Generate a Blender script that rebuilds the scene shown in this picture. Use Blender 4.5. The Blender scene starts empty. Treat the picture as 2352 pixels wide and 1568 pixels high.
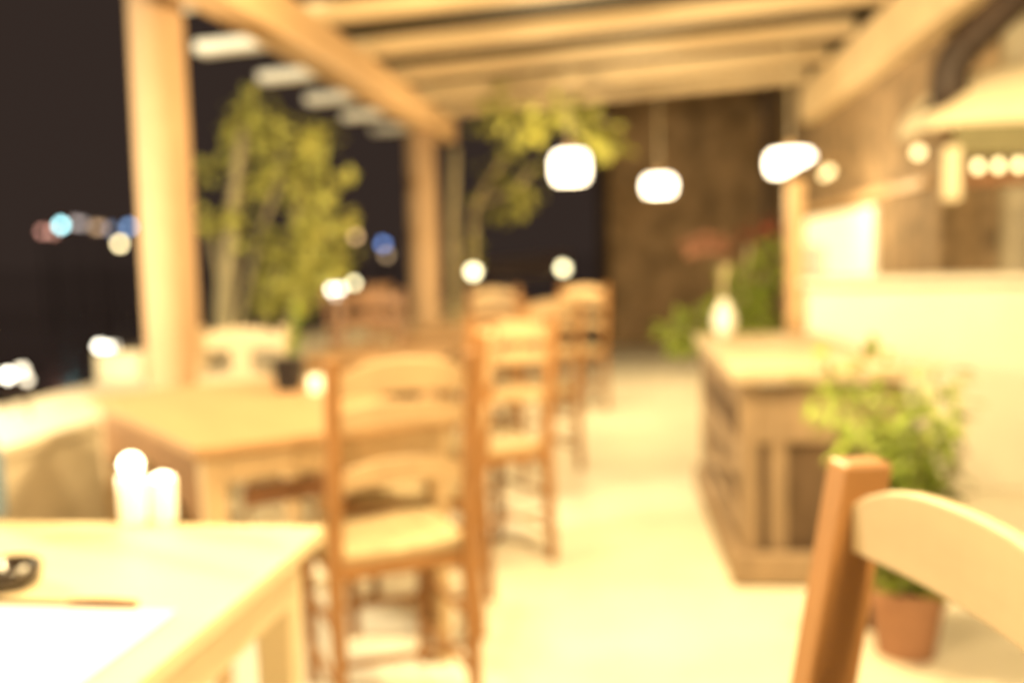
import bpy, bmesh, math, random
from mathutils import Vector, Matrix, noise
random.seed(7)
C = bpy.context.scene.collection
R = math.radians

# ------------------------------------------------------------------ camera
H = 1.17                                   # eye height of someone seated
FPX = 2287.0                               # focal length in pixels of a 2352 px wide frame (35 mm on 36 mm)
cy = Vector(((1450-1176)/FPX, (784-580)/FPX, -1)).normalized()
cz = Vector((1, .025, 0)).cross(cy).normalized()
cx = cy.cross(cz)
ROT = Matrix((cx, cy, cz))                 # world = ROT @ camera
cam_data = bpy.data.cameras.new("camera")
cam = bpy.data.objects.new("camera", cam_data)
C.objects.link(cam)
cam.matrix_world = Matrix.Translation((0, 0, H)) @ ROT.to_4x4()
cam_data.sensor_width = 36; cam_data.lens = 35.0
cam_data.clip_start = .05; cam_data.clip_end = 3000
cam_data.dof.use_dof = True
cam_data.dof.focus_distance = .52
cam_data.dof.aperture_fstop = 3.0
bpy.context.scene.camera = cam

# ------------------------------------------------------------------ world: light-polluted night sky
sc = bpy.context.scene
w = bpy.data.worlds.new("World"); sc.world = w; w.use_nodes = True
bg = w.node_tree.nodes["Background"]
bg.inputs[0].default_value = (.030, .0198, .0158, 1)
bg.inputs[1].default_value = 1.0
sc.view_settings.view_transform = 'Standard'
sc.view_settings.look = 'None'
sc.view_settings.exposure = 0.2
sc.view_settings.gamma = 1.0
sc.cycles.max_bounces = 5
sc.cycles.sample_clamp_indirect = 1.5; sc.cycles.sample_clamp_direct = 8
sc.cycles.use_denoising = True; sc.cycles.use_adaptive_sampling = False
sc.cycles.pixel_filter_type = 'BLACKMAN_HARRIS'; sc.cycles.filter_width = 2.2
try: sc.cycles.sampling_pattern = 'BLUE_NOISE'
except Exception: pass

WARM = (1.0, .735, .36)
LAMP = 1.85                                  # one dial for all the lamps

# ------------------------------------------------------------------ helpers
def at(x, y, Y):
    """point at depth Y (metres along the terrace) seen at the photograph's (x, y), 2352 px wide"""
    r = ROT @ Vector(((x-1176)/FPX, (784-y)/FPX, -1)); r = r*(Y/r.y)
    return Vector((r.x, r.y, r.z+H))

def atz(x, y, z):
    r = ROT @ Vector(((x-1176)/FPX, (784-y)/FPX, -1)); r = r*((z-H)/r.z)
    return Vector((r.x, r.y, z))

def mat(name, col, rough=.6, var=.25, scale=8, stretch=(1, 1, 1), spec=.3, bump=0, metal=0, col2=None, emit=None, strength=0):
    m = bpy.data.materials.new(name); m.use_nodes = True
    nt = m.node_tree; b = nt.nodes["Principled BSDF"]
    b.inputs['Roughness'].default_value = rough
    b.inputs['Metallic'].default_value = metal
    b.inputs['Specular IOR Level'].default_value = spec
    if emit:
        b.inputs['Base Color'].default_value = (*col, 1)
        b.inputs['Emission Color'].default_value = (*emit, 1)
        b.inputs['Emission Strength'].default_value = strength
        m.cycles.emission_sampling = 'NONE'      # the point lamps inside carry the light
        return m
    tc = nt.nodes.new('ShaderNodeTexCoord'); mp = nt.nodes.new('ShaderNodeMapping')
    mp.inputs['Scale'].default_value = stretch
    nz = nt.nodes.new('ShaderNodeTexNoise'); nz.inputs['Scale'].default_value = scale
    nz.inputs['Detail'].default_value = 6; nz.inputs['Roughness'].default_value = .65
    rp = nt.nodes.new('ShaderNodeValToRGB')
    c2 = col2 or tuple(c*(1-var) for c in col)
    c1 = tuple(min(1, c*(1+var*.6)) for c in col)
    rp.color_ramp.elements[0].position = .33; rp.color_ramp.elements[1].position = .68
    rp.color_ramp.elements[0].color = (*c2, 1); rp.color_ramp.elements[1].color = (*c1, 1)
    L = nt.links.new
    L(tc.outputs['Object'], mp.inputs['Vector']); L(mp.outputs[0], nz.inputs['Vector'])
    L(nz.outputs['Fac'], rp.inputs['Fac']); L(rp.outputs[0], b.inputs['Base Color'])
    if bump:
        bp = nt.nodes.new('ShaderNodeBump'); bp.inputs['Strength'].default_value = bump; bp.inputs['Distance'].default_value = .02
        L(nz.outputs['Fac'], bp.inputs['Height']); L(bp.outputs[0], b.inputs['Normal'])
    return m

def box(bm, lo, hi, M=None):
    vs = [bm.verts.new(Vector((x, y, z))) for x in (lo[0], hi[0]) for y in (lo[1], hi[1]) for z in (lo[2], hi[2])]
    for f in ((0,1,3,2),(4,6,7,5),(0,4,5,1),(2,3,7,6),(0,2,6,4),(1,5,7,3)):
        bm.faces.new([vs[i] for i in f])
    if M is not None:
        for v in vs: v.co = M @ v.co
    return vs

def bar(bm, a, b, wx, wy, wx2=None, wy2=None, up=Vector((0, 1, 0))):
    """tapered rectangular bar from a to b; wx across, wy along 'up'"""
    a, b = Vector(a), Vector(b); d = (b-a).normalized()
    s = d.cross(up)
    if s.length < 1e-4: s = d.cross(Vector((1, 0, 0)))
    s.normalize(); u = s.cross(d).normalized()
    wx2 = wx2 or wx; wy2 = wy2 or wy
    vs = []
    for p, x, y in ((a, wx, wy), (b, wx2, wy2)):
        for i, j in ((-1,-1),(1,-1),(1,1),(-1,1)):
            vs.append(bm.verts.new(p + s*(i*x/2) + u*(j*y/2)))
    bm.faces.new(vs[0:4][::-1]); bm.faces.new(vs[4:8])
    for i in range(4):
        j = (i+1) % 4
        bm.faces.new((vs[i], vs[j], vs[4+j], vs[4+i]))

def tube(bm, pts, rad, n=8):
    pts = [Vector(p) for p in pts]
    rads = rad if isinstance(rad, (list, tuple)) else [rad]*len(pts)
    rings = []
    for i, p in enumerate(pts):
        d = (pts[min(i+1, len(pts)-1)] - pts[max(i-1, 0)]).normalized()
        s = d.cross(Vector((.31, .87, .05))).normalized(); u = d.cross(s)
        rings.append([bm.verts.new(p + (s*math.cos(2*math.pi*k/n) + u*math.sin(2*math.pi*k/n))*rads[i]) for k in range(n)])
    for a, b in zip(rings, rings[1:]):
        for k in range(n): bm.faces.new((a[k], a[(k+1) % n], b[(k+1) % n], b[k]))
    bm.faces.new(rings[0][::-1]); bm.faces.new(rings[-1])

def lathe(bm, prof, n=24, c=(0, 0, 0)):
    """prof: list of (radius, z); closed at ends when radius is 0"""
    rings = []
    for r, z in prof:
        if r < 1e-5: rings.append([bm.verts.new((c[0], c[1], c[2]+z))])
        else: rings.append([bm.verts.new((c[0]+r*math.cos(2*math.pi*k/n), c[1]+r*math.sin(2*math.pi*k/n), c[2]+z)) for k in range(n)])
    for a, b in zip(rings, rings[1:]):
        for k in range(n):
            j = (k+1) % n
            if len(a) == 1 and len(b) == 1: continue
            if len(a) == 1: bm.faces.new((a[0], b[j], b[k]))
            elif len(b) == 1: bm.faces.new((a[k], a[j], b[0]))
            else: bm.faces.new((a[k], a[j], b[j], b[k]))

def obj(name, bm, m, parent=None, bevel=0, smooth=False):
    bmesh.ops.recalc_face_normals(bm, faces=bm.faces)
    me = bpy.data.meshes.new(name); bm.to_mesh(me); bm.free()
    me.materials.append(m)
    if smooth:
        for p in me.polygons: p.use_smooth = True
    o = bpy.data.objects.new(name, me); C.objects.link(o)
    if parent: o.parent = parent
    if bevel:
        b = o.modifiers.new("bevel", 'BEVEL'); b.width = bevel; b.segments = 2; b.limit_method = 'ANGLE'
    return o

def B(name, m, parent, lo, hi, bevel=.004, M=None):
    bm = bmesh.new(); box(bm, lo, hi, M); return obj(name, bm, m, parent, bevel)

def tag(o, label, cat, group=None):
    o['label'] = label; o['category'] = cat
    if group: o['group'] = group
    return o

def thing(name, label, cat, loc=(0, 0, 0), rz=0, group=None):
    o = bpy.data.objects.new(name, None); C.objects.link(o)
    o.location = loc; o.rotation_euler = (0, 0, rz); o.empty_display_size = .1
    return tag(o, label, cat, group)

def dup(root, loc, rz, label, group=None):
    r = root.copy(); C.objects.link(r); r.location = loc; r.rotation_euler = (0, 0, rz); r['label'] = label
    if group: r['group'] = group
    for ch in list(root.children):
        c = ch.copy(); C.objects.link(c); c.parent = r
        for g in list(ch.children):
            d = g.copy(); C.objects.link(d); d.parent = c
    return r

def structure(name, bm, m, bevel=0):
    o = obj(name, bm, m, None, bevel); o['kind'] = 'structure'; return o

def leaf(bm, p, d, up, L, W):
    d = d.normalized(); s = d.cross(up)
    if s.length < 1e-3: s = d.cross(Vector((1, 0, .3)))
    s.normalize(); n = s.cross(d)
    a = bm.verts.new(p); b = bm.verts.new(p+d*L*.35+s*W/2+n*L*.04); c = bm.verts.new(p+d*L*.75+s*W*.36)
    e = bm.verts.new(p+d*L-n*L*.12); f = bm.verts.new(p+d*L*.75-s*W*.36); g = bm.verts.new(p+d*L*.35-s*W/2+n*L*.04)
    m1 = bm.verts.new(p+d*L*.38-n*L*.03)
    bm.faces.new((a, b, m1)); bm.faces.new((a, m1, g)); bm.faces.new((b, c, e, m1)); bm.faces.new((m1, e, f, g))

def rv(s=1.0):
    while True:
        v = Vector((random.uniform(-1, 1), random.uniform(-1, 1), random.uniform(-1, 1)))
        if .01 < v.length < 1: return v*s

def clump(bm, c, r, n, L, W, squash=(1, 1, 1), droop=.2):
    for _ in range(n):
        v = rv(); p = Vector(c) + Vector((v.x*r*squash[0], v.y*r*squash[1], v.z*r*squash[2]))
        d = (v + rv(.8)).normalized() + Vector((0, 0, -droop)); k = random.uniform(.7, 1.25)
        leaf(bm, p, d, Vector((0, 0, 1))+rv(.5), L*k, W*k)

# ------------------------------------------------------------------ materials
M = {}
M['floor'] = mat('pale concrete', (.73, .68, .55), .7, .14, 1.6)
M['ground'] = mat('wet shingle', (.22, .17, .14), .16, .3, .5)
M['ground'].node_tree.nodes['Principled BSDF'].inputs['IOR'].default_value = 2.4
M['sea'] = mat('night sea', (.24, .18, .15), .1, .2, .6, spec=.5)
M['sea'].node_tree.nodes['Principled BSDF'].inputs['IOR'].default_value = 2.4
M['pillar'] = mat('peach render', (.37, .245, .145), .75, .1, 5)
M['beam'] = mat('varnished pine beam', (.50, .33, .18), .5, .2, 4, (1, .15, 1))
M['rafter'] = mat('rafter pine', (.66, .51, .32), .55, .2, 4, (.15, 1, 1))
M['board'] = mat('ceiling boards', (.03, .02, .012), .6, .3, 5, (.2, 3, 1))  # near black, so the shade between the rafters is in the colour
M['white'] = mat('white paint', (.88, .86, .80), .5, .05, 6)
M['plaster'] = mat('white plaster', (.80, .75, .64), .8, .08, 3)
M['stone'] = mat('rough stone wall', (.26, .18, .105), .85, .55, 6)
M['rearstone'] = mat('brown rear wall', (.27, .18, .10), .9, .6, 2.6)
M['wood'] = mat('orange chair wood', (.31, .155, .058), .45, .25, 6, (1, 1, .25), spec=.3)
M['wood2'] = mat('honey chair wood', (.54, .39, .23), .5, .2, 6, (1, 1, .25), spec=.3)
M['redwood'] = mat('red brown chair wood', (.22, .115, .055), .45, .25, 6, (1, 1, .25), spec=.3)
M['palewood'] = mat('pale chair wood', (.46, .36, .23), .5, .12, 6, (.3, 1, 1))
M['rush'] = mat('rush seat', (.50, .40, .24), .8, .25, 40, (1, .2, 1))
M['table'] = mat('scrubbed table top', (.72, .60, .40), .45, .08, 5, (.2, 1, 1))
M['table2'] = mat('honey table top', (.38, .235, .12), .55, .12, 5, (1, .2, 1), spec=.2)
M['greywood'] = mat('weathered cabinet wood', (.33, .235, .15), .75, .3, 7, (1, 1, .2))
M['panelwood'] = mat('weathered panel with painted shade', (.14, .09, .055), .75, .4, 7, (1, 1, .2))  # darker than the cabinet wood; shade of the recesses is painted in
M['wallcoat'] = mat('limewashed low wall', (.52, .45, .33), .85, .15, 4)
M['vine'] = mat('vine leaves', (.36, .35, .08), .5, .5, 4, col2=(.16, .17, .03))
M['sbtop'] = mat('worn pale wood', (.50, .40, .27), .6, .15, 6)
M['darkwood'] = mat('dark stained wood', (.16, .075, .035), .6, .3, 6)
M['iron'] = mat('brown black iron', (.03, .018, .013), .6, .3, 6, spec=.3)
M['black'] = mat('black plastic', (.02, .015, .015), .5, .2, 6)
M['terra'] = mat('terracotta', (.37, .195, .12), .8, .2, 7)
M['soil'] = mat('potting soil', (.04, .025, .015), .95, .4, 40)
M['leafy'] = mat('yellow green leaves', (.52, .50, .13), .5, .45, 4, col2=(.30, .30, .07))
M['leafg'] = mat('fresh green leaves', (.25, .31, .05), .5, .5, 9, col2=(.11, .15, .02))
M['stem'] = mat('pale bark', (.50, .42, .25), .8, .3, 6)
M['bark'] = mat('brown bark', (.17, .10, .05), .85, .4, 6)
M['petal'] = mat('coral petals', (.36, .18, .12), .6, .25, 8)
M['petal2'] = mat('dark red petals', (.22, .05, .03), .6, .25, 8)
M['paper'] = mat('white paper', (.86, .85, .82), .7, .02, 5)
M['steel'] = mat('brushed steel', (.35, .28, .2), .3, .1, 20, metal=1)
M['darkglass'] = mat('dark glass', (.03, .022, .018), .12, .2, 6, spec=.6)
M['blueglass'] = mat('blue grey glass', (.12, .17, .22), .15, .2, 6, spec=.5)
M['olive'] = mat('olive grey canvas', (.14, .125, .065), .8, .15, 6)
M['canvas'] = mat('cream canvas', (.58, .50, .35), .7, .1, 4)
M['awning'] = mat('brown awning cloth', (.75, .58, .45), .8, .2, 2)
M['lampmetal'] = mat('brass lamp metal', (.45, .30, .14), .4, .1, 10)
M['lamp'] = mat('lit opal shade', (.9, .85, .75), .4, emit=(1, .86, .62), strength=7)
M['bulb'] = mat('lit bulb', (.9, .8, .6), .4, emit=(1, .74, .34), strength=3.6)
M['flame'] = mat('candle flame', (1, .8, .4), .4, emit=(1, .86, .6), strength=12)
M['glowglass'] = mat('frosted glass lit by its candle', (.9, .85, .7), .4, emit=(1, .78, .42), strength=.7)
M['window'] = mat('lit window glass', (.8, .7, .5), .3, emit=(1, .80, .42), strength=.95)
M['candle'] = mat('white wax', (.85, .80, .66), .5, .03, 6)

# ------------------------------------------------------------------ setting: ground, sea, terrace floor
bm = bmesh.new(); box(bm, (-1500, -60, -2.7), (1500, 2500, -2.5)); structure('sea', bm, M['sea'])
bm = bmesh.new()
prof = [(-1400, 62), (1400, 62)]
for i in range(60):
    x0 = -420+i*14; x1 = x0+14
    z0 = -2.44+.03*noise.noise(Vector((x0*.03, 0, 0))); z1 = -2.44+.03*noise.noise(Vector((x1*.03, 0, 0)))
    vs = [bm.verts.new(p) for p in ((x0, 58, -2.55), (x1, 58, -2.55), (x1, 59, z1), (x0, 59, z0), (x0, 76, z0), (x1, 76, z1))]
    bm.faces.new(vs[:4]); bm.faces.new((vs[3], vs[2], vs[5], vs[4]))
structure('far_shore', bm, M['ground'])
bm = bmesh.new(); box(bm, (-2.64, -4, -2.52), (9, 22, 0)); structure('terrace_floor', bm, M['floor'])

# ------------------------------------------------------------------ pillars
def pillar(X, Y, r, z1, label):
    t = thing('pillar', label, 'pillar', (X, Y, 0), 0, 'rendered pillars under the pergola beam')
    bm = bmesh.new(); lathe(bm, [(0, .1), (r*1.02, .1), (r, .3), (r*.97, z1), (0, z1)], 40); obj('shaft', bm, M['pillar'], t, smooth=True)
    B('base', M['pillar'], t, (-r-.03, -r-.03, 0), (r+.03, r+.03, .10), .015)
    return t
pillar(-1.955, 4.05, .113, 2.62, 'thick peach round pillar at the left, nearest the camera, by the pale low wall')
pillar(-1.72, 8.2, .128, 2.2, 'slimmer peach round pillar under the far end of the slanting roof beam')

# ------------------------------------------------------------------ pergola roof
pg = thing('pergola', 'wooden pergola roof with slanting edge beam, pale rafters and white rafter ends', 'pergola', (0, 4, 0))
def PB(name, m, lo, hi, bevel=.006):
    return B(name, m, pg, (lo[0], lo[1]-4, lo[2]), (hi[0], hi[1]-4, hi[2]), bevel)
PB('beam', M['beam'], (-1.76, -2.5, 2.2), (-1.56, 9.05, 2.41), .02)
PB('ledger', M['rafter'], (1.50, -2.5, 2.27), (1.64, 9.2, 2.58), .012)
rz = lambda X: 2.415+.056*(X+1.6)
for i in range(14):
    Y = 8.85-.905*i
    bm = bmesh.new()
    bar(bm, (-1.76, Y-4, rz(-1.76)+.05), (1.499, Y-4, rz(1.5)+.05), .085, .10, up=Vector((0, 0, 1)))
    obj('rafter', bm, M['rafter'], pg, .005)
    bm = bmesh.new()
    bar(bm, (-2.29 if i != 5 else -2.05, Y-4, 2.315), (-1.762, Y-4, 2.345), .13, .06, up=Vector((0, 0, 1)))
    o = obj('rafter_end', bm, M['white'], pg, .008); o['label'] = 'white painted rafter end jutting past the beam'
bm = bmesh.new()
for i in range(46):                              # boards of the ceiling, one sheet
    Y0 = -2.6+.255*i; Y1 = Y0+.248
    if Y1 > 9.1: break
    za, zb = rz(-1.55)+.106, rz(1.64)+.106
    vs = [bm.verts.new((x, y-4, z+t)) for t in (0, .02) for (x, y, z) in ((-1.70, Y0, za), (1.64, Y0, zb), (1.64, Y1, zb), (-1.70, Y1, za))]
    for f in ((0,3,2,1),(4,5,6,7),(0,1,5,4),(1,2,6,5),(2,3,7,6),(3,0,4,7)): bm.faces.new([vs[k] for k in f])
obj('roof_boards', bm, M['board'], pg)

# ------------------------------------------------------------------ restaurant building on the right
bd = thing('restaurant_building', 'tan stone restaurant building along the right side of the terrace', 'building', (1.65, 5.6, 0))
def BB(name, m, lo, hi, bevel=.004, parent=None):
    return B(name, m, parent or bd, (lo[0]-1.65, lo[1]-5.6, lo[2]), (hi[0]-1.65, hi[1]-5.6, hi[2]), bevel)
BB('side_wall', M['stone'], (1.65, 5.62, 0), (1.95, 12.6, 3.6))
BB('bar_wall', M['wallcoat'], (1.952, 5.66, 0), (5.2, 5.9, 3.6))
BB('wooden_rail', M['beam'], (1.60, 5.8, 1.49), (1.648, 9.6, 1.545), .006)
wn = BB('window', M['white'], (1.62, 7.0, .86), (1.648, 9.7, 1.45), .004)
bm = bmesh.new()
box(bm, (1.612-1.65, 7.12-5.6, .90), (1.6185-1.65, 8.55-5.6, 1.42)); box(bm, (1.612-1.65, 8.60-5.6, 1.2), (1.6185-1.65, 9.62-5.6, 1.42))
obj('pane', bm, M['window'], wn)
rw = thing('rear_wall', 'dark brown stone wall closing the far end of the terrace', 'wall', (.7, 12.75, 0))
B('masonry', M['rearstone'], rw, (-.98, 0, 0), (.94, .3, 3.5), .01)
bm = bmesh.new(); tube(bm, [(-1.05, -.05, 0), (-1.05, -.05, 3.4)], .07, 10); obj('drainpipe', bm, M['iron'], rw, smooth=True)

# bar counter, white, facing the camera
bc = thing('bar_counter', 'big cream white bar counter front at the right behind the potted plant', 'bar counter', (2.2, 4.9, 0))
B('front_panel', M['plaster'], bc, (-1.36, 0, 0), (2.4, .12, .985), .01)
B('counter_top', M['plaster'], bc, (-1.385, -.05, .987), (2.4, .5, 1.02), .008)
ps = thing('post', 'slim orange wooden post at the left end of the white bar counter', 'post', (.80, 5.05, 0))
bm = bmesh.new(); box(bm, (-.04, -.04, .02), (.04, .04, 1.50)); obj('shaft', bm, M['beam'], ps, .006)
B('foot_plate', M['iron'], ps, (-.06, -.06, 0), (.06, .06, .02), .003)

# barrel-shaped canopy over the bar
cn = thing('bar_canopy', 'cream barrel shaped canopy with a row of lit bulbs above the bar', 'canopy', (1.29, 4.55, 1.5))
bm = bmesh.new(); N = 14; prev = None; LX = 2.2
for i in range(N+1):                             # rounded shell: rises from the near edge, curls down at its left end
    a = math.pi/2*i/N
    row = []
    for j in range(11):
        b = math.pi/2*min(1, j/8)
        x = .75*(1-math.cos(b)) if j <= 8 else .75+(LX-.75)*(j-8)/2
        k = math.sin(b) if j < 8 else 1
        row.append(bm.verts.new((x, .55*(1-math.cos(a))*1.0, .18+.36*math.sin(a)*k)))
    if prev:
        for p in range(10): bm.faces.new((prev[p], prev[p+1], row[p+1], row[p]))
    prev = row
o = obj('shell', bm, M['canvas'], cn, smooth=True)
s = o.modifiers.new('solid', 'SOLIDIFY'); s.thickness = .02
B('valance', M['olive'], cn, (.10, -.012, .05), (LX, .012, .185), .008)
B('light_rail', M['darkwood'], cn, (.12, .02, -.075), (LX, .05, -.02), .004)
B('bracket', M['canvas'], cn, (.06, -.03, -.14), (.125, .03, .09), .01)
for i in range(16):
    bm = bmesh.new(); lathe(bm, [(0, -.022), (.013, -.018), (.019, 0), (.013, .018), (0, .022)], 10, (.19+.083*i, -.03, .0))
    obj('bulb', bm, M['bulb'], cn, smooth=True)
fl = thing('flue_pipe', 'dark brown bent stove flue pipe rising from the canopy to the roof', 'pipe', tuple(at(2180, 245, 4.75)))
a0 = at(2180, 245, 4.75)
pp = [a0, at(2180, 200, 4.75), at(2182, 160, 4.75), at(2200, 125, 4.75), at(2240, 82, 4.75), at(2352, -25, 4.75), at(2440, -110, 4.75)]
bm = bmesh.new(); tube(bm, [p-a0 for p in pp], .08, 16); obj('pipe', bm, M['iron'], fl, smooth=True)
bm = bmesh.new(); tube(bm, [pp[3]-a0, (pp[3]-a0).lerp(pp[4]-a0, .35)], .08, 16); obj('joint_collar', bm, M['iron'], fl, smooth=True)
bm = bmesh.new(); lathe(bm, [(.0, -.02), (.12, -.02), (.10, .01), (.075, .03), (0, .03)], 16); obj('base_flange', bm, M['iron'], fl, smooth=True)

def wall_lamp(p, label, r, tilt=0):
    t = thing('wall_lamp', label, 'lamp', tuple(p), 0, 'small lamps along the stone wall')
    bm = bmesh.new(); lathe(bm, [(0, -r), (r*.7, -r*.7), (r, 0), (r*.7, r*.7), (0, r)], 14); obj('bulb', bm, M['bulb'], t, smooth=True)
    bm = bmesh.new(); tube(bm, [(0, 0, r), (.02, .0, r+.05), (1.645-p.x, 0, r+.05)], .008, 6); obj('arm', bm, M['lampmetal'], t)
wall_lamp(at(2110, 350, 5.5), 'round glowing wall lamp left of the cream canopy', .028)
wall_lamp(at(1905, 393, 8.0), 'upper of two close wall lamps right of the slanting pendant', .032)
wall_lamp(at(1893, 403, 8.35), 'lower of two close wall lamps right of the slanting pendant', .026)

# ------------------------------------------------------------------ low wall on the left
lw = thing('low_wall', 'cream low wall with broad flat top along the left edge of the terrace', 'wall', (-2.3, 1.0, 0))
B('wall_body', M['wallcoat'], lw, (-.29, -4.5, 0), (.27, 11.5, .55), .01)
B('coping', M['wallcoat'], lw, (-.32, -4.5, .552), (.30, 11.52, .60), .012)
pb = thing('planter_box', 'cream block on the outer edge of the low wall beside the thick pillar', 'planter', (-2.50, 5.0, .60))
B('trough', M['wallcoat'], pb, (-.12, -.42, 0), (.12, .42, .15), .012)
B('soil', M['soil'], pb, (-.10, -.40, .151), (.10, .40, .156), 0)

# ------------------------------------------------------------------ chairs
def slat(bm, xw, z0, z1, arch, y0, bow, th, dip=0, end=0):
    n = 12; rows = []
    for i in range(n+1):
        t = -1+2*i/n; x = t*xw; q = 1-t*t
        y = y0-bow*q; zt = z1+arch*q-end*(abs(t)**4); zb = z0+dip*q
        rows.append([bm.verts.new(v) for v in ((x, y-th/2, zb), (x, y+th/2, zb), (x, y+th/2, zt), (x, y-th/2, zt))])
    for a, b in zip(rows, rows[1:]):
        for k in range(4): bm.faces.new((a[k], a[(k+1) % 4], b[(k+1) % 4], b[k]))
    bm.faces.new(rows[0][::-1]); bm.faces.new(rows[-1])

def make_chair(name, label, wood, slats, wood_slat=None, post=.036, hz=.94, xw=.175, rake=.055):
    t = thing(name, label, 'chair'); W = M[wood]; WS = M[wood_slat or wood]
    ytop = -.19-rake
    yz = lambda z: -.19 if z < .45 else -.19+(ytop+.19)*(z-.45)/(hz-.45)
    for s in (-1, 1):
        bm = bmesh.new(); bar(bm, (s*(xw-.01), .18, 0), (s*xw, .18, .445), .03, .03, .038, .038); obj('front_leg', bm, W, t, .004)
        bm = bmesh.new(); vs = []
        prof = [(-.215, 0), (-.19, .42), (-.20, .5), (ytop, hz)]
        for (y, z) in prof:
            k = .8 if z == 0 else (1 if z < hz else .92)
            vs.append([bm.verts.new((s*xw+a*post/2*k, y+b*post/2*k*1.15, z)) for a, b in ((-1,-1),(1,-1),(1,1),(-1,1))])
        for a, b in zip(vs, vs[1:]):
            for k in range(4): bm.faces.new((a[k], a[(k+1) % 4], b[(k+1) % 4], b[k]))
        bm.faces.new(vs[0][::-1]); bm.faces.new(vs[-1]); obj('back_post', bm, W, t, .005)
    bm = bmesh.new(); slat_top = None
    vs = []
    for i in range(9):
        for j in range(9):
            u, v = i/8*2-1, j/8*2-1
            x = u*(xw+.012-.012*(1-v)/2); y = v*.185
            vs.append((x, y, .462-.012*(1-u*u)*(1-v*v)))
    g = [bm.verts.new(p) for p in vs]
    for i in range(8):
        for j in range(8): bm.faces.new((g[i*9+j], g[(i+1)*9+j], g[(i+1)*9+j+1], g[i*9+j+1]))
    o = obj('seat', bm, M['rush'], t, smooth=True); sd = o.modifiers.new('solid', 'SOLIDIFY'); sd.thickness = .03; sd.offset = -1
    bm = bmesh.new()
    for s in (-1, 1): bar(bm, (s*(xw-.002), -.18, .415), (s*(xw-.002), .165, .415), .018, .035, up=Vector((0, 0, 1)))
    bar(bm, (-xw+.02, .18, .415), (xw-.02, .18, .415), .018, .035, up=Vector((0, 0, 1)))
    bar(bm, (-xw+.02, -.19, .415), (xw-.02, -.19, .415), .018, .035, up=Vector((0, 0, 1)))
    obj('seat_rail', bm, W, t, .003)
    for (z0, z1, arch, dip, *end) in slats:
        bm = bmesh.new(); slat(bm, xw-.012, z0, z1, arch, yz((z0+z1)/2)+.004, .022, .018, dip, end[0] if end else (.012 if arch else 0))
        obj('back_slat', bm, WS, t, .004)
    for (z, a, b) in ((.12, 's', 0), (.26, 's', 0)):
        for s in (-1, 1):
            bm = bmesh.new(); tube(bm, [(s*(xw-.005), -.2, z), (s*(xw-.005), .18, z)], .010, 8); obj('stretcher', bm, W, t, smooth=True)
    for (y, z) in ((.18, .2), (-.2, .19)):
        bm = bmesh.new(); tube(bm, [(-xw, y, z), (xw, y, z)], .010, 8); obj('stretcher', bm, W, t, smooth=True)
    return t

GR = 'wooden taverna chairs at the terrace tables'
def place(o, x, y, deg): o.location = (x, y, 0); o.rotation_euler = (0, 0, R(deg))
ladder = [(.845, .905, .028, .012), (.765, .815, .014, .012), (.615, .665, .022, .02)]
c1 = make_chair('dining_chair', 'orange ladder back chair in the middle foreground right of the scrubbed table corner', 'wood', [(.845, .908, .028, .012), (.765, .822, .012, .014), (.615, .672, .022, .02)], 'wood2', hz=.94, xw=.172)
c1['group'] = GR; place(c1, -.665, 2.52, 30)
dup(c1, (-.70, 3.10, 0), R(93), 'orange chair seen edge-on just behind the big ladder back chair', GR)
c3 = make_chair('dining_chair', 'orange chair with its leg out on the aisle, next behind the edge-on chair', 'wood', ladder, 'wood2', hz=.94, xw=.172)
c3['group'] = GR; place(c3, -.585, 3.79, 38)
dup(c3, (-.555, 5.44, 0), R(34), 'orange chair on the aisle two places behind the big ladder back chair', GR)
dup(c3, (-.44, 7.55, 0), R(22), 'orange chair farthest down the aisle, nearest the dark rear wall', GR)
dup(c3, (-1.0, 6.95, 0), R(180), 'orange chair facing the camera at the far side of the distant table', GR)
c5 = make_chair('dining_chair', 'pale wooden chair facing the camera just right of the thick pillar', 'palewood', [(.80, .875, .02, 0), (.63, .69, .01, .01)], hz=.90, xw=.19)
bm = bmesh.new(); slat(bm, .045, .692, .805, 0, -.228, .0, .012); obj('splat', bm, M['palewood'], c5)
c5['group'] = GR; place(c5, -1.66, 3.80, 176)
c9 = make_chair('dining_chair', 'red brown chair on the left of the distant table, nearer of two', 'redwood', [(.905, .965, .028, .012), (.795, .855, .014, .012), (.64, .69, .022, .02)], hz=1.0)
c9['group'] = GR; place(c9, -1.55, 5.75, -72)
dup(c9, (-1.52, 6.75, 0), R(-100), 'red brown chair on the left of the distant table, farther of two', GR)
dup(c9, (-1.42, 5.10, 0), R(180), 'red brown chair facing the camera behind the half hidden honey table', GR)
# foreground chair: one crest rail only, close to the lens
c0 = make_chair('dining_chair', 'orange chair close to the camera at the lower right with a broad pale crest rail', 'wood', [(.852, .931, .008, 0, .032), (.60, .655, .01, .01)], 'palewood', post=.05, hz=.945, xw=.2, rake=.085)
c0['group'] = GR; place(c0, .015, .82, 103)

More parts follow.
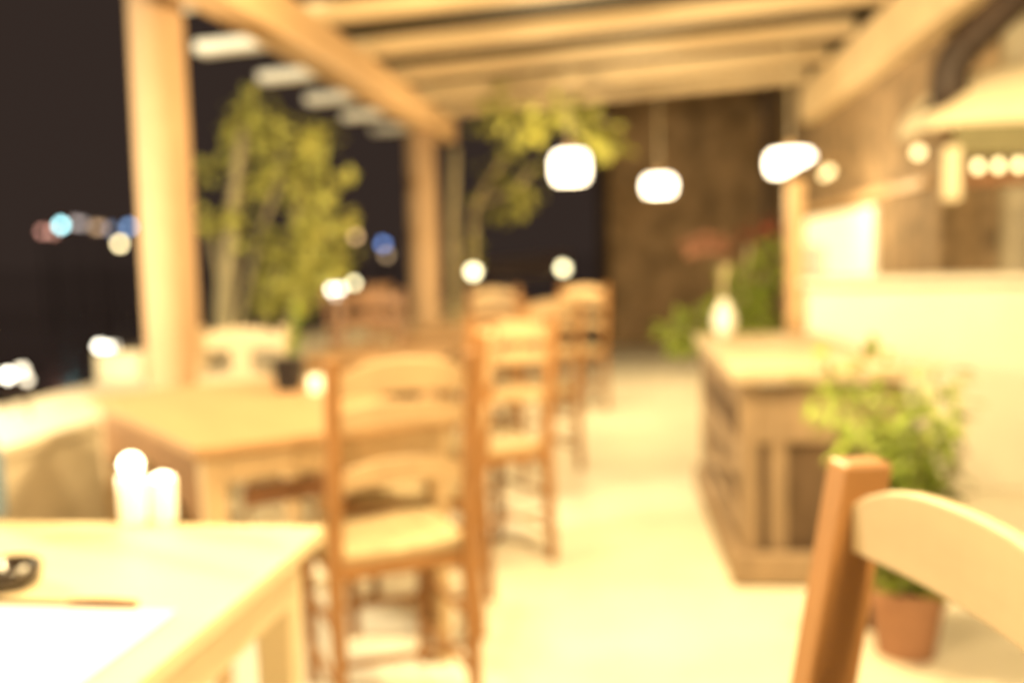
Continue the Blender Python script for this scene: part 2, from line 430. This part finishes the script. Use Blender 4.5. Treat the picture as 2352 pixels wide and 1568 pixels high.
# ------------------------------------------------------------------ tables
TG = 'wooden terrace tables'
def make_table(label, pts_c, rz_, sx, sy, z, m, mleg, th=.028, apron=.075, lg=.058, inset=.03):
    t = thing('table', label, 'table', pts_c, rz_, TG)
    B('tabletop', M[m], t, (-sx/2, -sy/2, z-th), (sx/2, sy/2, z), .005)
    bm = bmesh.new(); e = inset
    za, zb = z-th-apron, z-th-.001; X, Y = sx/2-e, sy/2-e
    box(bm, (-X+lg, -Y, za), (X-lg, -Y+.02, zb)); box(bm, (-X+lg, Y-.02, za), (X-lg, Y, zb))
    box(bm, (-X, -Y+lg, za), (-X+.02, Y-lg, zb)); box(bm, (X-.02, -Y+lg, za), (X, Y-lg, zb))
    obj('apron', bm, M[mleg], t, .002)
    for i in (-1, 1):
        for j in (-1, 1):
            bm = bmesh.new(); cx_, cy_ = i*(X-lg/2), j*(Y-lg/2)
            bar(bm, (cx_, cy_, 0), (cx_, cy_, zb), lg*.72, lg*.72, lg, lg); obj('leg', bm, M[mleg], t, .004)
    return t
make_table('pale scrubbed table with white paper mat at the lower left, closest to the camera', (-.95, .86, 0), R(-1.2), .89, 1.31, .75, 'table', 'table')
ang = math.atan2(.49, .57); ex = Vector((math.cos(ang), math.sin(ang), 0)); ey = Vector((-math.sin(ang), math.cos(ang), 0))
corner = Vector((-.48, 2.76, 0)); T2c = corner-ex*.38+ey*.63
t2 = make_table('honey coloured turned table with the small black pot, behind the scrubbed table', tuple(T2c), ang, .76, 1.26, .725, 'table2', 'wood2')
B('under_rail', M['darkwood'], t2, (-.24, -.575, .545), (.30, -.555, .60), .003)
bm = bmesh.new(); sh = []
for i in range(17):                              # deep arched board of the turned table; darker wood paints in its shade
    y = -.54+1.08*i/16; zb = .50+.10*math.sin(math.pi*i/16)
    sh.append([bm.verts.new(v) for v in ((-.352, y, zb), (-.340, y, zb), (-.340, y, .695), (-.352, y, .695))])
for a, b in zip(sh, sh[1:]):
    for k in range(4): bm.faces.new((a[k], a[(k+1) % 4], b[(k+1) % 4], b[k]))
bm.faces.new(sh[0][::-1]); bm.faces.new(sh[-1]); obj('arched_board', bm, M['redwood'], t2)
make_table('honey coloured table half hidden behind the pale chair', (-1.18, 4.65, 0), 0, .64, .64, .73, 'table2', 'table2')
make_table('honey coloured table flanked by the red brown chairs', (-1.06, 6.0, 0), 0, .56, 1.25, .73, 'table2', 'table2')
make_table('honey coloured table farthest down the terrace by the slim pillar', (-1.04, 8.3, 0), 0, .7, .7, .73, 'table2', 'table2')

# things on the near table
zt = .75
bm = bmesh.new(); box(bm, (-.28, -.19, 0), (.28, .19, .003)); o = obj('paper_mat', bm, M['paper']); o.location = (-.835, .93, zt+.0005); o.rotation_euler = (0, 0, R(-1.2))
tag(o, 'bright white paper place mat on the scrubbed table', 'place mat')
kn = thing('table_knife', 'thin dark handled knife lying above the white paper mat', 'knife', tuple(atz(185, 1394, zt)+Vector((0, 0, .003))), R(-1.5))
bm = bmesh.new(); slat(bm, .045, -.002, .006, .002, 0, 0, .014); o = obj('handle', bm, M['darkwood'], kn, .002); o.location = (.03, 0, 0)
bm = bmesh.new(); slat(bm, .06, 0, .0015, 0, 0, 0, .016); o = obj('blade', bm, M['steel'], kn); o.location = (-.075, 0, 0)
at_ = thing('ashtray', 'round dark glass ashtray at the left edge of the scrubbed table', 'ashtray', tuple(atz(15, 1345, zt)))
bm = bmesh.new(); lathe(bm, [(0, 0), (.038, 0), (.043, .007), (.045, .028), (.041, .031), (.035, .028), (.032, .01), (0, .008)], 28); obj('bowl', bm, M['darkglass'], at_, smooth=True)
bm = bmesh.new(); tube(bm, [(.022, -.015, .018), (.05, -.035, .036)], .004, 8); obj('cigarette_stub', bm, M['paper'], at_)
bt = thing('bottle', 'blue grey glass bottle at the far left of the scrubbed table', 'bottle', tuple(atz(-34, 1188, zt)))
bm = bmesh.new(); lathe(bm, [(0, 0), (.033, 0), (.035, .01), (.035, .10), (.026, .13), (.013, .16), (.012, .2), (0, .2)], 20); obj('glass', bm, M['blueglass'], bt, smooth=True)
bm = bmesh.new(); lathe(bm, [(0, .2), (.015, .2), (.015, .22), (0, .222)], 16); obj('cap', bm, M['steel'], bt, smooth=True)
def candle_jar(p, label, h, r, fz, fr):
    t = thing('candle_jar', label, 'candle', p, 0, 'lit candle jars on the tables')
    bm = bmesh.new(); lathe(bm, [(0, 0), (r*.9, 0), (r, .006), (r, h), (r*.92, h), (r*.9, .012), (0, .012)], 24); obj('jar', bm, M['glowglass'], t, smooth=True)
    bm = bmesh.new(); lathe(bm, [(0, .013), (r*.7, .013), (r*.7, h*.55), (0, h*.55)], 20); obj('wax', bm, M['candle'], t)
    bm = bmesh.new(); lathe(bm, [(0, fz-fr), (fr*.7, fz-fr*.7), (fr, fz), (fr*.7, fz+fr*.7), (0, fz+fr)], 14); obj('flame', bm, M['flame'], t, smooth=True)
candle_jar(tuple(atz(308, 1200, zt)), 'taller left candle jar of the glowing pair on the scrubbed table', .078, .022, .097, .018)
candle_jar(tuple(atz(378, 1198, zt)), 'shorter right candle jar of the glowing pair on the scrubbed table', .074, .020, .064, .018)
# on the turned table
bp = thing('potted_sprig', 'small green sprig in a square black pot on the turned table', 'plant', (-1.18, 3.30, .725))
bm = bmesh.new(); bar(bm, (0, 0, 0), (0, 0, .115), .07, .07, .09, .09); obj('pot', bm, M['black'], bp, .004)
bm = bmesh.new(); tube(bm, [(0, 0, .11), (.01, 0, .17), (.035, 0, .24)], .004, 6)
for k in range(26):
    z = random.uniform(.12, .27); leaf(bm, Vector((.012+(z-.1)*.15, 0, z)), rv()+Vector((0, 0, .4)), Vector((0, 0, 1)), .05, .024)
obj('leaves', bm, M['leafg'], bp)
candle_jar((-1.07, 3.25, .725), 'small pale candle jar beside the black pot on the turned table', .055, .022, .03, .004)

# ------------------------------------------------------------------ sideboard
sb = thing('sideboard', 'weathered brown wooden sideboard with pale top standing beside the aisle', 'sideboard', (.60, 4.17, 0), R(1.5))
lo, hi = Vector((-.25, -.68, 0)), Vector((.30, .76, 0))
B('top', M['sbtop'], sb, (lo.x-.03, lo.y-.04, .715), (hi.x, hi.y, .765), .006)
for x in (lo.x, hi.x-.06):
    for y in (lo.y, hi.y-.06): B('corner_post', M['greywood'], sb, (x, y, 0), (x+.06, y+.06, .714))
B('front_panel', M['panelwood'], sb, (lo.x+.061, lo.y+.022, .09), (hi.x-.061, lo.y+.04, .70), .003)
B('side_panel', M['panelwood'], sb, (lo.x+.022, lo.y+.061, .09), (lo.x+.04, hi.y-.061, .70), .003)
for z in (.1, .40, .62):
    bm = bmesh.new(); box(bm, (lo.x+.004, lo.y+.062, z), (lo.x+.02, hi.y-.062, z+.07)); obj('side_rail', bm, M['greywood'], sb, .003)
for s in (0, 1):
    bm = bmesh.new(); a = Vector((lo.x+.012, lo.y+.08, .17)); b = Vector((lo.x+.012, hi.y-.08, .40))
    if s: a.z, b.z = b.z, a.z
    bar(bm, a, b, .05, .012+.004*s, up=Vector((1, 0, 0))); obj('cross_brace', bm, M['greywood'], sb)
for x in (lo.x+.10,):
    bm = bmesh.new(); box(bm, (x, lo.y+.008, .11), (x+.06, lo.y+.02, .50)); obj('front_slat', bm, M['greywood'], sb, .003)
bm = bmesh.new(); box(bm, (lo.x+.062, lo.y+.004, .50), (hi.x-.062, lo.y+.02, .69)); d = obj('drawer', bm, M['greywood'], sb, .004)
bm = bmesh.new(); lathe(bm, [(0, -.012), (.012, -.008), (.014, 0), (0, .012)], 12, (.02, lo.y-.008, .6)); obj('knob', bm, M['iron'], d, smooth=True)
B('base_moulding', M['greywood'], sb, (lo.x-.035, lo.y-.045, .012), (hi.x, lo.y-.001, .12), .01)
B('base_moulding', M['greywood'], sb, (lo.x-.035, lo.y-.0005, .012), (lo.x-.001, hi.y, .12), .01)
B('plinth', M['darkwood'], sb, (lo.x+.062, lo.y+.012, 0), (hi.x-.062, lo.y+.04, .085), .003)

# ------------------------------------------------------------------ potted plants by the aisle
def pot(parent, r, h, m='terra', z=0):
    bm = bmesh.new(); lathe(bm, [(0, 0), (r*.72, 0), (r*.93, h*.78), (r, h*.78), (r*1.02, h), (r*.9, h), (r*.85, h*.86), (0, h*.86)], 26, (0, 0, z)); return obj('pot', bm, M[m], parent, smooth=False)
pl = thing('potted_plant', 'bushy green plant in a terracotta pot between foreground chair and bar counter', 'plant', (.77, 2.90, 0))
p_ = pot(pl, .11, .20)
bm = bmesh.new(); lathe(bm, [(0, .172), (.09, .172), (.0, .18)], 16); obj('soil', bm, M['soil'], p_)
bm = bmesh.new(); tops = []
for k in range(15):
    a = random.uniform(0, 6.28); rr = random.uniform(.04, .19)
    tip = Vector((rr*math.cos(a)-.04, rr*math.sin(a)*.8, random.uniform(.42, .80)-.35*max(0, rr-.15)))
    mid = Vector((tip.x*.35, tip.y*.35, .2+.5*(tip.z-.2)))
    tube(bm, [(0, 0, .17), mid, tip], [.007, .005, .003], 5); tops += [(mid, .075), (tip, .08), (mid.lerp(tip, .5), .08)]
obj('stems', bm, M['stem'], pl)
bm = bmesh.new()
for c, r in tops: clump(bm, c, r, 20, .062, .03)
clump(bm, (.0, -.03, .25), .08, 60, .06, .03)
obj('foliage', bm, M['leafg'], pl)
bm = bmesh.new()
for k in range(30):
    leaf(bm, Vector((random.uniform(.03, .13), random.uniform(-.10, .06), random.uniform(.42, .60))), rv()+Vector((0, 0, .5)), Vector((0, 0, 1)), .07, .02)
o = obj('dry_leaves', bm, M['bark'], pl)
bk = thing('bucket', 'black bucket standing behind the terracotta pot', 'bucket', (.745, 3.14, 0))
bm = bmesh.new(); lathe(bm, [(0, 0), (.085, 0), (.105, .30), (.11, .30), (.098, .30), (.08, .01), (0, .01)], 24); obj('body', bm, M['black'], bk, smooth=True)
bm = bmesh.new(); tube(bm, [(.105*math.cos(a), -.02-.04*math.sin(a), .29-.09*math.sin(a)) for a in [math.pi*i/12 for i in range(13)]], .004, 6); obj('handle', bm, M['iron'], bk)

fs = thing('flowering_shrub', 'green shrub with coral and dark red flowers behind the sideboard by the slim post', 'plant', (.55, 5.45, 0))
pot(fs, .17, .34)
base = Vector((.55, 5.45, 0))
def rel(x, y, Y): return at(x, y, Y)-base
bm = bmesh.new()
for q in ((1650, 600), (1660, 700), (1740, 650), (1770, 590), (1600, 750), (1720, 560)):
    e = rel(*q, 5.45+random.uniform(-.12, .12)); tube(bm, [(0, 0, .3), (e.x*.5, e.y*.5, .3+(e.z-.3)*.55), e], [.014, .010, .006], 6)
obj('stems', bm, M['stem'], fs)
bm = bmesh.new()
for (x, y, r, n) in ((1770, 590, .09, 46), (1740, 640, .10, 56), (1700, 680, .11, 60), (1720, 730, .13, 90), (1600, 745, .12, 90), (1560, 765, .09, 50), (1660, 750, .13, 90), (1745, 760, .1, 50), (1680, 620, .05, 14)):
    clump(bm, rel(x, y, 5.40), r, n, .075, .038)
obj('foliage', bm, M['leafg'], fs)
bm = bmesh.new()
for (x, y, r) in ((1590, 562, .05), (1625, 555, .05), (1660, 562, .04)):
    clump(bm, rel(x, y, 5.4), r, 45, .045, .035, (1.2, 1, .6))
obj('coral_flowers', bm, M['petal'], fs)
bm = bmesh.new()
for (x, y, r) in ((1725, 530, .05), (1765, 515, .03)): clump(bm, rel(x, y, 5.45), r, 22, .045, .03)
obj('red_flowers', bm, M['petal2'], fs)
vz = thing('vase', 'small oval white vase on the sideboard among green leaves', 'vase', (.43, 4.76, .765))
bm = bmesh.new(); lathe(bm, [(0, 0), (.03, 0), (.05, .04), (.055, .08), (.04, .13), (.022, .15), (.026, .17), (.018, .17), (0, .15)], 22); obj('body', bm, M['white'], vz, smooth=True)
bm = bmesh.new()
for k in range(5): tube(bm, [(0, 0, .15), (random.uniform(-.02, .02), 0, .22), (random.uniform(-.05, .03), random.uniform(-.03, .03), .34)], .004, 5)
obj('dry_stalks', bm, M['stem'], vz)

# ------------------------------------------------------------------ tree beyond the pillar, climbing vine at the roof end
tr = thing('small_tree', 'yellow green leafy tree beyond the thick pillar', 'tree', (-2.95, 7.3, -2.5))
b0 = Vector((-2.95, 7.3, -2.5)); relt = lambda x, y, Y: at(x, y, Y)-b0
bm = bmesh.new()
for pts, r in (([(515, 780), (525, 640), (535, 470), (560, 290)], .07), ([(545, 760), (590, 560), (640, 420), (650, 330)], .022), ([(500, 760), (505, 640), (480, 500)], .03), ([(600, 700), (660, 560), (700, 420)], .016), ([(660, 760), (690, 600), (760, 520)], .016)):
    g = relt(pts[0][0], pts[0][1], 7.3); g.z = 0
    tube(bm, [g*.6 if i == 0 else relt(x, y, 7.3) for i, (x, y) in enumerate([(0, 0)]+pts)], [r*1.1]+[r*(1-.18*i) for i in range(len(pts))], 8)
obj('trunk', bm, M['stem'], tr, smooth=True)
bm = bmesh.new()
tiers = [(580, 240, .07, 30), (560, 268, .08, 34), (610, 272, .09, 34), (545, 305, .07, 26), (590, 310, .09, 34), (630, 312, .07, 26),
         (715, 305, .07, 30), (700, 335, .08, 30), (740, 325, .05, 14), (610, 376, .07, 26), (660, 372, .08, 26), (720, 372, .06, 18), (545, 370, .05, 14),
         (475, 398, .07, 24), (505, 385, .05, 12), (570, 428, .06, 20), (620, 425, .08, 26), (680, 410, .06, 18), (750, 415, .08, 30), (790, 430, .05, 12),
         (470, 502, .07, 28), (500, 515, .05, 14), (540, 492, .06, 22), (700, 485, .09, 36), (750, 490, .08, 34), (790, 505, .05, 16), (740, 530, .08, 30),
         (590, 545, .07, 26), (640, 560, .10, 50), (700, 575, .12, 70), (740, 605, .12, 64), (650, 620, .11, 60), (700, 640, .12, 64), (620, 665, .08, 34), (600, 695, .07, 26), (745, 640, .08, 32), (680, 685, .08, 34), (785, 590, .07, 26)]
for (x, y, r, n) in tiers:
    clump(bm, relt(x, y, 7.3+random.uniform(-.2, .2)), r, int(n*.62), .12, .07, (1.7, 1.5, .6 if y < 540 else .9), .15)
obj('crown', bm, M['leafy'], tr)

vn = thing('climbing_vine', 'climbing vine with bright hanging leaves over the far end of the roof', 'vine', (-1.5, 9.6, 0))
b1 = Vector((-1.5, 9.6, 0)); relv = lambda x, y, Y: at(x, y, Y)-b1
bm = bmesh.new()
for pts, r in (([(1085, 620), (1090, 480), (1120, 420), (1180, 330), (1200, 270)], .026), ([(1045, 700), (1040, 520), (1045, 340)], .05), ([(1180, 330), (1260, 250), (1390, 280)], .02), ([(1100, 470), (1190, 430), (1230, 380)], .02)):
    P = [relv(x, y, 9.6) for x, y in pts]
    if pts[0][1] > 600: P = [Vector((P[0].x*.9, P[0].y, 0))]+P
    tube(bm, P, [r*(1-.1*i) for i in range(len(P))], 8)
obj('trunk', bm, M['stem'], vn, smooth=True)
bm = bmesh.new()
for (x, y, r, n, Y) in ((1150, 230, .13, 34, 7.9), (1190, 260, .13, 44, 7.8), (1220, 290, .11, 38, 7.7), (1170, 320, .14, 22, 9.5), (1265, 250, .09, 22, 7.6), (1120, 270, .12, 18, 9.4),
                        (1355, 285, .11, 38, 7.8), (1385, 310, .10, 32, 7.8), (1415, 335, .08, 18, 7.8), (1330, 265, .08, 20, 7.8), (1300, 240, .08, 16, 7.5),
                        (1130, 390, .14, 18, 9.6), (1180, 400, .15, 22, 9.6), (1220, 420, .12, 22, 9.5), (1190, 460, .13, 24, 9.5), (1150, 480, .12, 16, 9.6), (1100, 440, .12, 14, 9.7), (1100, 540, .12, 18, 9.7), (1085, 590, .1, 16, 9.7)):
    clump(bm, relv(x, y, Y), r, int(n*.65), .12, .07, (1, 1, 1), .5)
obj('foliage', bm, M['vine'], vn)

# ------------------------------------------------------------------ pendant lamps
LG = 'pendant lamps hanging from the rafters'
def pendant(p, zroof, label, r=.13, h=.16, slant=0, watts=60, visible=True):
    t = thing('pendant_lamp', label, 'lamp', p, 0, LG)
    bm = bmesh.new()
    lathe(bm, [(.03, h), (r*.8, h*.97), (r*.96, h*.8), (r, h*.5), (r*.97, h*.18), (r*.82, 0), (0, -.004)], 26)
    if slant:                                    # opening cut on a slant
        for v in bm.verts: v.co.z = max(v.co.z, slant*(v.co.x+.05))
    obj('shade', bm, M['lamp'], t, smooth=True)
    bm = bmesh.new(); lathe(bm, [(0, h-.005), (.035, h-.005), (.028, h+.05), (.012, h+.07), (0, h+.07)], 14); obj('cap', bm, M['lampmetal'], t, smooth=True)
    bm = bmesh.new(); tube(bm, [(0, 0, h+.06), (0, 0, zroof-p[2])], .007, 6); obj('cord', bm, M['canvas'], t)
    ld = bpy.data.lights.new('lamp_light', 'POINT'); ld.energy = watts*LAMP; ld.color = WARM; ld.shadow_soft_size = .10
    lo_ = bpy.data.objects.new('lamp_light', ld); C.objects.link(lo_); lo_.parent = t; lo_.location = (0, 0, -.13)
    return t
pendant(tuple(at(1310, 417, 7.0)), rz(-.4), 'lit pendant lamp beside the bright vine leaves, leftmost of three in view', .125, .20, watts=56)
pendant(tuple(at(1514, 446, 8.83)), rz(.3), 'lit pendant lamp in front of the dark rear wall, middle of three in view', .135, .15, watts=34)
pendant(tuple(at(1815, 400, 7.0)), rz(1.0), 'lit pendant lamp with slanted lower edge above the slim post', .155, .155, slant=.52, watts=14)
pendant((-.62, 3.45, 2.19), rz(-.6), 'lit pendant lamp just above the frame over the turned table', watts=40)
pendant((.12, 2.75, 2.14), rz(.12), 'lit pendant lamp hanging over the aisle beside the sideboard', watts=125)
pendant((-.45, .95, 2.02), rz(-.45), 'lit pendant lamp hanging over the scrubbed table', watts=52)
pendant((1.62, 3.45, 2.17), rz(1.62)-.02, 'added pendant lamp, unseen right of the frame, brightening the bar counter', watts=34)  # added out of view to light the counter front
pendant((.75, .2, 2.05), rz(.75), 'lit pendant lamp hanging behind the foreground chair', watts=75)

gl = thing('added_garden_lamp', 'added white globe lamp on a post, unseen left of the frame, lighting the rafter ends', 'lamp', (-3.4, 2.5, -2.5))  # lamp added out of view to brighten rafter ends, pillar and tree
bm = bmesh.new(); lathe(bm, [(0, 4.15), (.09, 4.19), (.13, 4.28), (.09, 4.37), (0, 4.41)], 20); obj('globe', bm, M['lamp'], gl, smooth=True)
bm = bmesh.new(); tube(bm, [(0, 0, 0), (0, 0, 4.16)], .035, 10); obj('pole', bm, M['iron'], gl)
ld = bpy.data.lights.new('added_garden_light', 'POINT'); ld.energy = 290*LAMP; ld.color = (1, .86, .56); ld.shadow_soft_size = .1
o = bpy.data.objects.new('added_garden_light', ld); C.objects.link(o); o.parent = gl; o.location = (.16, .12, 4.2)

# ------------------------------------------------------------------ far lights across the water
def lampmat(name, col, s): return mat(name, (.5, .5, .5), .5, emit=col, strength=s)
def street_lamp(x, y, Y, label, m, r=.2, z0=-2.5, group='distant street lamps on the far shore'):
    p = at(x, y, Y)
    t = thing('street_lamp', label, 'street lamp', (p.x, p.y, z0), 0, group)
    h = p.z-z0
    bm = bmesh.new(); lathe(bm, [(0, h-r), (r*.7, h-r*.7), (r, h), (r*.7, h+r*.7), (0, h+r)], 14); obj('globe', bm, m, t, smooth=True)
    bm = bmesh.new(); tube(bm, [(0, 0, 0), (0, 0, h-r*.9)], [.08, .05], 6); obj('pole', bm, M['iron'], t)
k = 1.0
far = [(98, 532, (1, .45, .33), 1.6, 'dim pink lamp at the left end of the far string of lights'),
       (122, 533, (1, .42, .28), 1.5, 'dim coral lamp touching the pale cyan lamp'),
       (140, 517, (.45, .95, 1), 8.5, 'bright pale cyan lamp on the far shore'),
       (172, 512, (.75, .6, .55), 1.4, 'dim grey lamp right of the pale cyan lamp'),
       (188, 514, (.7, .6, .55), 1.2, 'dim grey brown lamp second right of the pale cyan lamp'),
       (220, 522, (1, .62, .33), 1.3, 'dim tan lamp left of the blue lamp'),
       (232, 522, (1, .62, .33), 1.0, 'dim tan lamp overlapping another tan lamp'),
       (255, 527, (.35, .5, .8), .9, 'faint blue lamp left of the bright blue lamp'),
       (297, 521, (.28, .5, .9), 3.0, 'blue lamp touching the thick pillar edge'),
       (275, 560, (1, .80, .42), 8.0, 'warm yellow lamp just below the blue lamp'),
       (817, 543, (1, .62, .28), 2.4, 'amber lamp right of the leafy tree'),
       (880, 560, (.2, .38, .9), 2.6, 'blue lamp left of the slim pillar'),
       (888, 586, (.9, .6, .3), 1.3, 'dim brown lamp below the blue lamp by the slim pillar')]
for i, (x, y, col, s, lab) in enumerate(far):
    street_lamp(x, y, 70, lab, lampmat('far lamp glow %d' % i, col, s*1.35), .24, -2.45)
WL = lampmat('white quay lamp glow', (1, .93, .75), 26); YL = lampmat('yellow quay lamp glow', (1, .88, .5), 7); DL = lampmat('dim quay lamp glow', (1, .9, .7), 3)
QG = 'quay lamps near the water'
def wall_light(x, y, Y, label, m, r, ztop):
    p = at(x, y, Y); t = thing('wall_light', label, 'lamp', (p.x, p.y, ztop), 0, 'small globe lights on the low wall')
    bm = bmesh.new(); lathe(bm, [(0, p.z-ztop-r), (r*.7, p.z-ztop-r*.7), (r, p.z-ztop), (r*.7, p.z-ztop+r*.7), (0, p.z-ztop+r)], 14); obj('globe', bm, m, t, smooth=True)
    bm = bmesh.new(); tube(bm, [(0, 0, 0), (0, 0, p.z-ztop-r*.9)], .005, 6); obj('stem', bm, M['iron'], t)
wall_light(228, 795, 4.80, 'brilliant white light on the cream block by the thick pillar, left of three', WL, .019, .75)
wall_light(248, 799, 4.90, 'brilliant white light on the cream block, middle of three', WL, .019, .75)
wall_light(264, 795, 5.0, 'fainter light at the right end of the three on the cream block', DL, .012, .75)
wall_light(18, 862, 3.6, 'brilliant white light on the low wall at the left edge of the picture', WL, .020, .6)
wall_light(50, 850, 3.75, 'fainter light on the low wall right of the brilliant one at the left edge', DL, .020, .6)
wall_light(62, 872, 3.5, 'dim light on the low wall below right of the brilliant one', DL, .014, .6)
wall_light(762, 665, 6.9, 'brilliant white light on the low wall below the leafy tree, left of two', WL, .022, .6)
wall_light(781, 664, 7.0, 'brilliant white light on the low wall below the leafy tree, right of two', WL, .022, .6)
wall_light(813, 650, 7.25, 'smaller white light above right of the brilliant pair below the tree', YL, .024, .6)
wall_light(772, 678, 6.85, 'dim light under the brilliant pair below the tree', DL, .02, .6)
wall_light(1087, 624, 8.25, 'pale yellow lantern on the farthest table beside the slim pillar', YL, .045, .73)
street_lamp(1293, 616, 22, 'pale yellow lamp left of the dark rear wall', YL, .10, group=QG)

st = thing('market_stall', 'dim brown awning stall far behind the terrace between two yellow lamps', 'stall', (-2.6, 26, -2.5))
bm = bmesh.new(); s0 = Vector((-2.6, 26, -2.5))
q = [at(1115, 600, 25)-s0, at(1305, 578, 25)-s0, at(1310, 630, 24)-s0, at(1110, 636, 24)-s0]
v1 = [bm.verts.new(p) for p in q]; v2 = [bm.verts.new(p+Vector((0, 0, -.05))) for p in q]
bm.faces.new(v1); bm.faces.new(v2[::-1])
for i in range(4): bm.faces.new((v1[i], v2[i], v2[(i+1) % 4], v1[(i+1) % 4]))
obj('awning', bm, M['awning'], st)
for p in q:
    bm = bmesh.new(); tube(bm, [(p.x, p.y, 0), p+Vector((0, 0, -.03))], .05, 6); obj('pole', bm, M['iron'], st)
